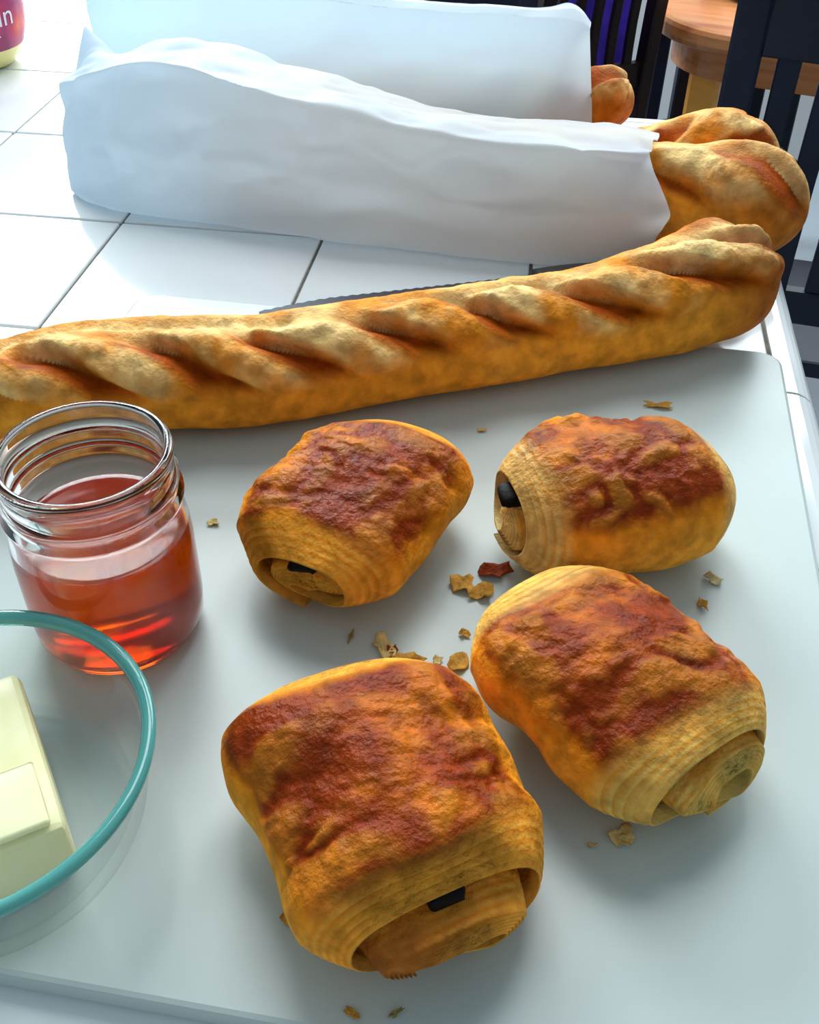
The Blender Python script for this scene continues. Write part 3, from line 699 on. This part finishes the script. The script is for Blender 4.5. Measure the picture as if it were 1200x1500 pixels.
# ---------------------------------------------------------------- glass dish with butter
DX, DY = -0.1508, 0.2105
dish = empty('glass_dish', (DX, DY, BZ))
tag(dish, 'round clear glass dish with teal edge holding the butter', 'dish')
op = [(0.0, 0.0004), (0.046, 0.0004), (0.0515, 0.0014), (0.0552, 0.0045), (0.0574, 0.010), (0.0628, 0.036), (0.0643, 0.0400)]
ip = [(0.0605, 0.0400), (0.0592, 0.036), (0.0538, 0.0115), (0.0515, 0.0068), (0.0475, 0.0050), (0.0, 0.0046)]
v, f = lathe(op + ip, 128)
mesh_obj('bowl', v, f, M['thinglass'], dish)
rp = [(0.0643, 0.0401), (0.0655, 0.0418), (0.0655, 0.0432), (0.0646, 0.0445), (0.0628, 0.0448), (0.0611, 0.0440), (0.0604, 0.0424), (0.0605, 0.0401)]
v, f = lathe(rp + rp[:1], 128)
mesh_obj('rim', v, f, M['rim'], dish, )['label'] = 'teal tinted rounded glass rim'
# butter block
bx, by = np.array([-0.0815 * 0 - 0.81, -0.587]), np.array([-0.468, 0.884])
bu = empty('butter', (-0.1105, 0.1885, BZ + 0.0056))
tag(bu, 'pale yellow block of butter in the glass dish', 'butter')
ang = math.atan2(-0.066, 0.035)
bu.rotation_euler = (0, 0, ang + math.pi)         # local +x runs to the back, local y to the right
import bmesh
def butter_mesh():
    bm = bmesh.new()
    n = (26, 18, 10); Lb, Wb, Hb = 0.074, 0.050, 0.029
    V = []
    import itertools
    V, F = box_data(0, Lb, 0, Wb, 0, Hb, 0.003)
    bm.free()
    me_v = V; return V, F
V, F = butter_mesh()
bo = mesh_obj('block', V, F, M['butter'], bu)
md = bo.modifiers.new('sub', 'SUBSURF'); md.subdivision_type = 'SIMPLE'; md.levels = 3; md.render_levels = 3
# a slab already cut and pushed back on top
V, F = box_data(0.002, 0.030, 0.004, 0.047, 0.0, 0.0035, 0.0014)
V[:, 2] = np.where(V[:, 2] > 0.002, V[:, 2] * (1 - 0.7 * V[:, 0] / 0.03), V[:, 2])
sl = mesh_obj('sliced_ridge', V, F, M['butter'], bu); sl.location = (0, 0, 0.0287)

# ---------------------------------------------------------------- flakes and crumbs on the board
def flake(px, py, sx, sy, ang, seed, colr, label, curl=0.002, z=BZ):
    c = P(px, py, z); rg = np.random.RandomState(seed)
    nr, na = 4, 14
    rad = 0.6 + 0.6 * rg.rand(na)
    V = [(0, 0, curl * 0.8)]
    for i in range(1, nr + 1):
        for j in range(na):
            a = 2 * math.pi * j / na; rr = rad[j] * i / nr
            V.append((math.cos(a) * rr * sx / 2, math.sin(a) * rr * sy / 2, curl * (0.5 + 0.5 * math.sin(3 * a + seed)) * (i / nr) ** 2 + 0.0006 * rg.rand()))
    V = np.array(V); V[:, 2] += 0.0007
    bot_ = V.copy(); bot_[:, 2] = np.maximum(bot_[:, 2] - 0.0004, 0.0002)
    F = []
    for off, flip in ((0, 0), (len(V), 1)):
        fs = [[0, 1 + j, 1 + (j + 1) % na] for j in range(na)]
        for i in range(nr - 1):
            for j in range(na):
                p0 = 1 + i * na + j; p1 = 1 + i * na + (j + 1) % na
                fs.append([p0, p0 + na, p1 + na, p1])
        F += [[off + k for k in (q[::-1] if flip else q)] for q in fs]
    e = 1 + (nr - 1) * na; nV = len(V)
    for j in range(na):
        a_, b_ = e + j, e + (j + 1) % na; F.append([a_, nV + a_, nV + b_, b_])
    AV = np.r_[V, bot_]
    nz = rg.rand(len(AV)); cc = mixc(np.array(colr), np.array(colr) * 0.65, nz * 0.8)
    cc = np.c_[cc, np.full(len(cc), 0.3)]
    o = mesh_obj('pastry_flake', AV, F, M['pastry'], col=cc, smooth=True)
    o.location = (c[0], c[1], z); o.rotation_euler = (0, 0, math.radians(ang))
    tag(o, label, 'crumb', 'pastry flakes on the cutting board')
BR, OR, YL = (0.36, 0.06, 0.02), (0.85, 0.42, 0.08), (0.95, 0.68, 0.28)
flake(722, 838, 0.018, 0.012, 10, 1, BR, 'large dark brown flake between the two back pastries', 0.003)
flake(676, 858, 0.013, 0.014, 50, 2, OR, 'orange flake left of the large dark brown flake', 0.003)
flake(706, 872, 0.012, 0.012, 80, 3, OR, 'golden flake below the large dark brown flake', 0.004)
flake(562, 952, 0.008, 0.016, 20, 4, YL, 'tall yellow flake above the front pastry', 0.002)
flake(597, 970, 0.016, 0.008, -10, 5, OR, 'flat amber flake just above the front pastry top', 0.002)
flake(574, 955, 0.005, 0.005, 0, 6, BR, 'tiny dark crumb on the yellow flakes above the front pastry', 0.002)
flake(641, 970, 0.005, 0.005, 0, 7, YL, 'small yellow crumb right of the amber flake above the front pastry', 0.001)
flake(669, 974, 0.010, 0.010, 40, 8, OR, 'golden flake left of the coiled pastry', 0.002)
flake(680, 930, 0.006, 0.005, 20, 9, OR, 'small brown flake at the left edge of the coiled pastry', 0.002)
flake(514, 934, 0.002, 0.008, -15, 10, (0.45, 0.30, 0.10), 'thin sliver of crust below the jar-side pastry', 0.001)
flake(313, 767, 0.006, 0.005, 0, 11, YL, 'single yellow crumb between the jar and its nearest pastry', 0.001)
flake(964, 596, 0.016, 0.006, -5, 12, OR, 'long golden flake behind the back right pastry', 0.002)
flake(706, 632, 0.005, 0.003, 0, 13, YL, 'faint pale crumb between the baguette and the back pastries', 0.001)
flake(912, 1228, 0.011, 0.009, 40, 14, YL, 'pale flake in front of the coiled pastry', 0.002)
flake(866, 1240, 0.004, 0.002, 10, 15, YL, 'tiny pale crumb left of the flake in front of the coiled pastry', 0.001)
flake(516, 1486, 0.007, 0.003, -40, 16, OR, 'orange crumb at the very bottom of the board', 0.001)
flake(580, 1486, 0.006, 0.002, 35, 17, (0.55, 0.40, 0.16), 'thin tan sliver at the very bottom of the board', 0.001)
flake(420, 1348, 0.004, 0.005, 0, 18, OR, 'small golden crumb at the left foot of the front pastry', 0.001)
flake(646, 1388, 0.002, 0.002, 0, 19, BR, 'dark speck beside the end of the front pastry', 0.001)
flake(1043, 850, 0.009, 0.006, -40, 20, (0.85, 0.68, 0.40), 'pale shred under the right end of the back right pastry', 0.002)
flake(1028, 888, 0.005, 0.008, 20, 21, OR, 'golden shred behind the coiled pastry top edge', 0.003)

# ---------------------------------------------------------------- round jar with berry label at the far left
q = P(-32, 92, 0.0)
bj = empty('jam_jar', (q[0], q[1], 0.0004))
tag(bj, 'rounded jar with pink berry label at the top left corner', 'jar')
prof = [(0.0, 0.0), (0.030, 0.0), (0.040, 0.006), (0.047, 0.018), (0.052, 0.035), (0.054, 0.055), (0.053, 0.080), (0.045, 0.098), (0.036, 0.106), (0.036, 0.118), (0.0, 0.118)]
pp = catmull(np.array([(a, b, 0) for a, b in prof]), 60)[:, :2]; pp[:, 0] = np.maximum(pp[:, 0], 0); pp[0, 0] = 0; pp[-1, 0] = 0
v, f = lathe(pp, 64); mesh_obj('jar_body', v, f, M['yellow'], bj)
lp = [(np.interp(z, pp[:45, 1], pp[:45, 0]) + 0.0008, z) for z in np.linspace(0.020, 0.082, 20)]
v, f = lathe(lp, 64); lab = mesh_obj('paper_label', v, f, M['label'], bj)
lab['label'] = 'pink and red berry label with white lettering'
v, f = lathe([(0.0, 0.131), (0.036, 0.131), (0.039, 0.128), (0.039, 0.112), (0.037, 0.112)], 48); mesh_obj('lid', v, f, M['frame'], bj)
def wrap_text(txt, size, zc, a0, name):
    cu = bpy.data.curves.new(name, 'FONT'); cu.body = txt; cu.size = size; cu.extrude = 0.0
    to = bpy.data.objects.new(name, cu); COL.objects.link(to)
    bpy.context.view_layer.update()
    me = bpy.data.meshes.new_from_object(to.evaluated_get(bpy.context.evaluated_depsgraph_get()))
    bpy.data.objects.remove(to); bpy.data.curves.remove(cu)
    for vv in me.vertices:
        z = zc + vv.co.y; r = np.interp(z, pp[:45, 1], pp[:45, 0]) + 0.0014
        a = a0 + vv.co.x / 0.053
        vv.co = (r * math.cos(a), r * math.sin(a), z)
    me.materials.clear(); me.materials.append(M['labeltext'])
    o = bpy.data.objects.new(name, me); COL.objects.link(o); o.parent = lab
wrap_text('Orin', 0.026, 0.043, -1.30, 'lettering')
wrap_text('onser', 0.013, 0.029, -1.25, 'lettering')

# ---------------------------------------------------------------- dining furniture beyond the counter
def chair(loc, rz, width, mat, label, seat_h=0.46, back_h=0.98, nsl=5, low=0.62, depth=0.36, post=0.036, slat=0.036):
    """local: back along x at y = 0, seat towards -y"""
    ch = empty('slat_back_chair', (loc[0], loc[1], FLOOR), rz)
    tag(ch, label, 'chair', 'dark slat-back dining chairs')
    w = width / 2
    for s in (-1, 1):
        beam('back_post', (s * w, 0.02, 0), (s * w, 0.05, back_h), post, 0.04, mat, ch, nseg=8, bow=(0, -0.03, 0))
        beam('front_leg', (s * w, -depth, 0), (s * w, -depth, seat_h - 0.03), 0.038, 0.038, mat, ch)
        beam('side_rail', (s * w, -depth + 0.019, seat_h - 0.06), (s * w, 0.0, seat_h - 0.06), 0.02, 0.05, mat, ch)
        beam('stretcher', (s * w, -depth + 0.019, 0.16), (s * w, 0.01, 0.16), 0.018, 0.026, mat, ch)
    V, F = box_data(-w - 0.02, w + 0.02, -depth - 0.03, -0.012, seat_h - 0.03, seat_h, 0.006)
    mesh_obj('seat', V, F, mat, ch, smooth=False)
    beam('top_rail', (-w + post / 2, 0.045, back_h - 0.055), (w - post / 2, 0.045, back_h - 0.055), 0.022, 0.11, mat, ch, xdir=(0, 1, 0), nseg=6, bow=(0, 0.015, 0))
    beam('lower_rail', (-w + post / 2, 0.006, low - 0.03), (w - post / 2, 0.006, low - 0.03), 0.024, 0.055, mat, ch, xdir=(0, 1, 0))
    for k in range(nsl):
        x = -w + (k + 1) * width / (nsl + 1)
        beam('slat', (x, 0.006, low - 0.005), (x, 0.043, back_h - 0.105), slat, 0.014, mat, ch, nseg=6, bow=(0, -0.012, 0))
    beam('front_rail', (-w, -depth, seat_h - 0.06), (w, -depth, seat_h - 0.06), 0.02, 0.05, mat, ch, xdir=(0, 1, 0))
    return ch
pL, pR = PY(789, 20, 2.25), PY(951, 20, 2.36)
cm = (pL + pR) / 2; ang = math.atan2(pR[1] - pL[1], pR[0] - pL[0]); wd = np.linalg.norm((pR - pL)[:2])
chair(cm, ang + math.pi, wd, M['espresso'], 'dark brown slat-back chair with purple cloth behind its slats', low=0.665, back_h=1.02, nsl=5, slat=0.019, post=0.03)
# purple cloth hanging over the chair back
V = []; nn, mm = 40, 24
for i in range(nn):
    for j in range(mm):
        u, w_ = i / (nn - 1), j / (mm - 1)
        V.append((wd * (u - 0.5) * 1.0, 0.075 + 0.012 * math.sin(u * 21 + 2 * w_) - 0.02 * w_, 1.0 - 0.46 * w_))
V = np.array(V); B = V + np.array([0, 0.006, 0])
F = grid_faces(nn, mm).tolist() + (grid_faces(nn, mm) + nn * mm)[:, ::-1].tolist()
cl = mesh_obj('purple_cloth', np.r_[V, B], F, M['purple'])
cl.location = (cm[0], cm[1], FLOOR); cl.rotation_euler = (0, 0, ang)
tag(cl, 'purple cloth hanging behind the brown chair slats', 'cloth')
# chair close on the right
pB = PY(1103, 20, 1.52)
angB = math.radians(-16)
wB = 0.42
cB = (pB[0] + wB / 2 * math.cos(angB), pB[1] + wB / 2 * math.sin(angB))
chair(cB, angB + math.pi, wB, M['darkwood'], 'black slat-back chair closest to the counter at the right edge', low=0.60, back_h=1.06, nsl=6, slat=0.032, post=0.045)
# chair whose top shows above the rear bag
pD = PY(690, 2, 2.15)
chair((pD[0] - 0.02, pD[1] - 0.10), math.radians(-4), 0.24, M['darkwood'], 'black chair peeking over the top of the rear paper bag', low=0.55, back_h=FLOOR * -1 + pD[2] + 0.03, nsl=4, slat=0.045)

# pine table with rounded corners
TZ = FLOOR + 0.75
e0, e1 = P(1060, 50, TZ), P(1190, 68, TZ)
ta = math.atan2(e1[1] - e0[1], e1[0] - e0[0])
tb = empty('pine_table', (0.74, 2.43, FLOOR), ta); tag(tb, 'orange pine dining table with rounded corners and square legs', 'table')
def rrect(x0, x1, y0, y1, r, n=14):
    pts = []
    for cx, cy, a0 in [(x1 - r, y1 - r, 0), (x0 + r, y1 - r, 90), (x0 + r, y0 + r, 180), (x1 - r, y0 + r, 270)]:
        for a in np.linspace(a0, a0 + 90, n): pts.append((cx + r * math.cos(math.radians(a)), cy + r * math.sin(math.radians(a))))
    return np.array(pts)
RC = 0.215; X0, X1, Y0, Y1 = -RC, 1.25, -RC, 0.62
rings = []
for ins, z in [(0.012, 0.705), (0.003, 0.710), (0.0, 0.720), (0.0, 0.738), (0.004, 0.746), (0.012, 0.75)]:
    q_ = rrect(X0 + ins, X1 - ins, Y0 + ins, Y1 - ins, RC - ins); rings.append(np.c_[q_, np.full(len(q_), z)])
n_ = len(rings[0]); F = [list(q) for q in grid_faces(len(rings), n_, False, True)] + [list(range(n_))[::-1], [5 * n_ + i for i in range(n_)]]
mesh_obj('tabletop', np.concatenate(rings), F, M['table'], tb, smooth=False)
ap = rrect(X0 + 0.05, X1 - 0.05, Y0 + 0.05, Y1 - 0.05, RC - 0.05); na_ = len(ap)
ap2 = rrect(X0 + 0.07, X1 - 0.07, Y0 + 0.07, Y1 - 0.07, RC - 0.07)
Va = np.concatenate([np.c_[ap, np.full(na_, 0.705)], np.c_[ap, np.full(na_, 0.64)], np.c_[ap2, np.full(na_, 0.64)], np.c_[ap2, np.full(na_, 0.705)]])
mesh_obj('apron', Va, grid_faces(4, na_, True, True).tolist(), M['table'], tb, smooth=False)
lg = PY(1037, 110, 2.36); dx, dy = lg[0] - 0.74, lg[1] - 2.43
lx, ly = dx * math.cos(-ta) - dy * math.sin(-ta), dx * math.sin(-ta) + dy * math.cos(-ta)
for (qx, qy) in [(lx, ly), (1.10, ly), (lx, 0.48), (1.10, 0.48)]:
    beam('leg', (qx, qy, 0), (qx, qy, 0.705), 0.07, 0.07, M['pine'], tb)
# stools
def stool(x, y, rz, h, w, label):
    st = empty('wooden_stool', (x, y, FLOOR), rz); tag(st, label, 'stool', 'dark wooden stools at the table')
    V, F = box_data(-w, w, -w, w, h - 0.03, h, 0.008); mesh_obj('seat', V, F, M['darkwood'], st, smooth=False)
    k = w - 0.02
    for sx in (-1, 1):
        for sy in (-1, 1): beam('leg', (sx * k * 1.05, sy * k * 1.05, 0), (sx * k, sy * k, h - 0.03), 0.034, 0.034, M['darkwood'], st)
        beam('stretcher', (sx * k, -k, 0.25), (sx * k, k, 0.25), 0.016, 0.026, M['darkwood'], st)
        beam('stretcher', (-k, sx * k, 0.32), (k, sx * k, 0.32), 0.016, 0.026, M['darkwood'], st, xdir=(0, 1, 0))
stool(0.585, 2.045, math.radians(12), 0.61, 0.13, 'dark stool in front of the pine table corner')
q_ = PY(997, 100, 2.50)
stool(q_[0] + 0.14, q_[1] + 0.13, 0.0, 0.69, 0.15, 'dark stool pushed in under the pine table')
bc = P(1056, -4, TZ); zt = TZ + 0.0005
v, f = lathe([(0.0, 0.0), (0.026, 0.0), (0.030, 0.003), (0.040, 0.05), (0.042, 0.075), (0.039, 0.075), (0.036, 0.05), (0.026, 0.006), (0.0, 0.005)], 40)
cup = mesh_obj('cup', v, f, M['blue']); cup.location = (bc[0], bc[1] + 0.03, zt); tag(cup, 'blue cup standing on the pine table', 'cup')
bd_ = P(1084, 2, TZ)
v, f = lathe([(0.0, 0.0), (0.03, 0.0), (0.05, 0.012), (0.055, 0.03), (0.052, 0.03), (0.046, 0.014), (0.028, 0.004), (0.0, 0.004)], 40)
ds_ = mesh_obj('small_bowl', v, f, M['grey']); ds_.location = (bd_[0] + 0.02, bd_[1] + 0.02, zt); tag(ds_, 'grey bowl beside the blue cup on the pine table', 'bowl')
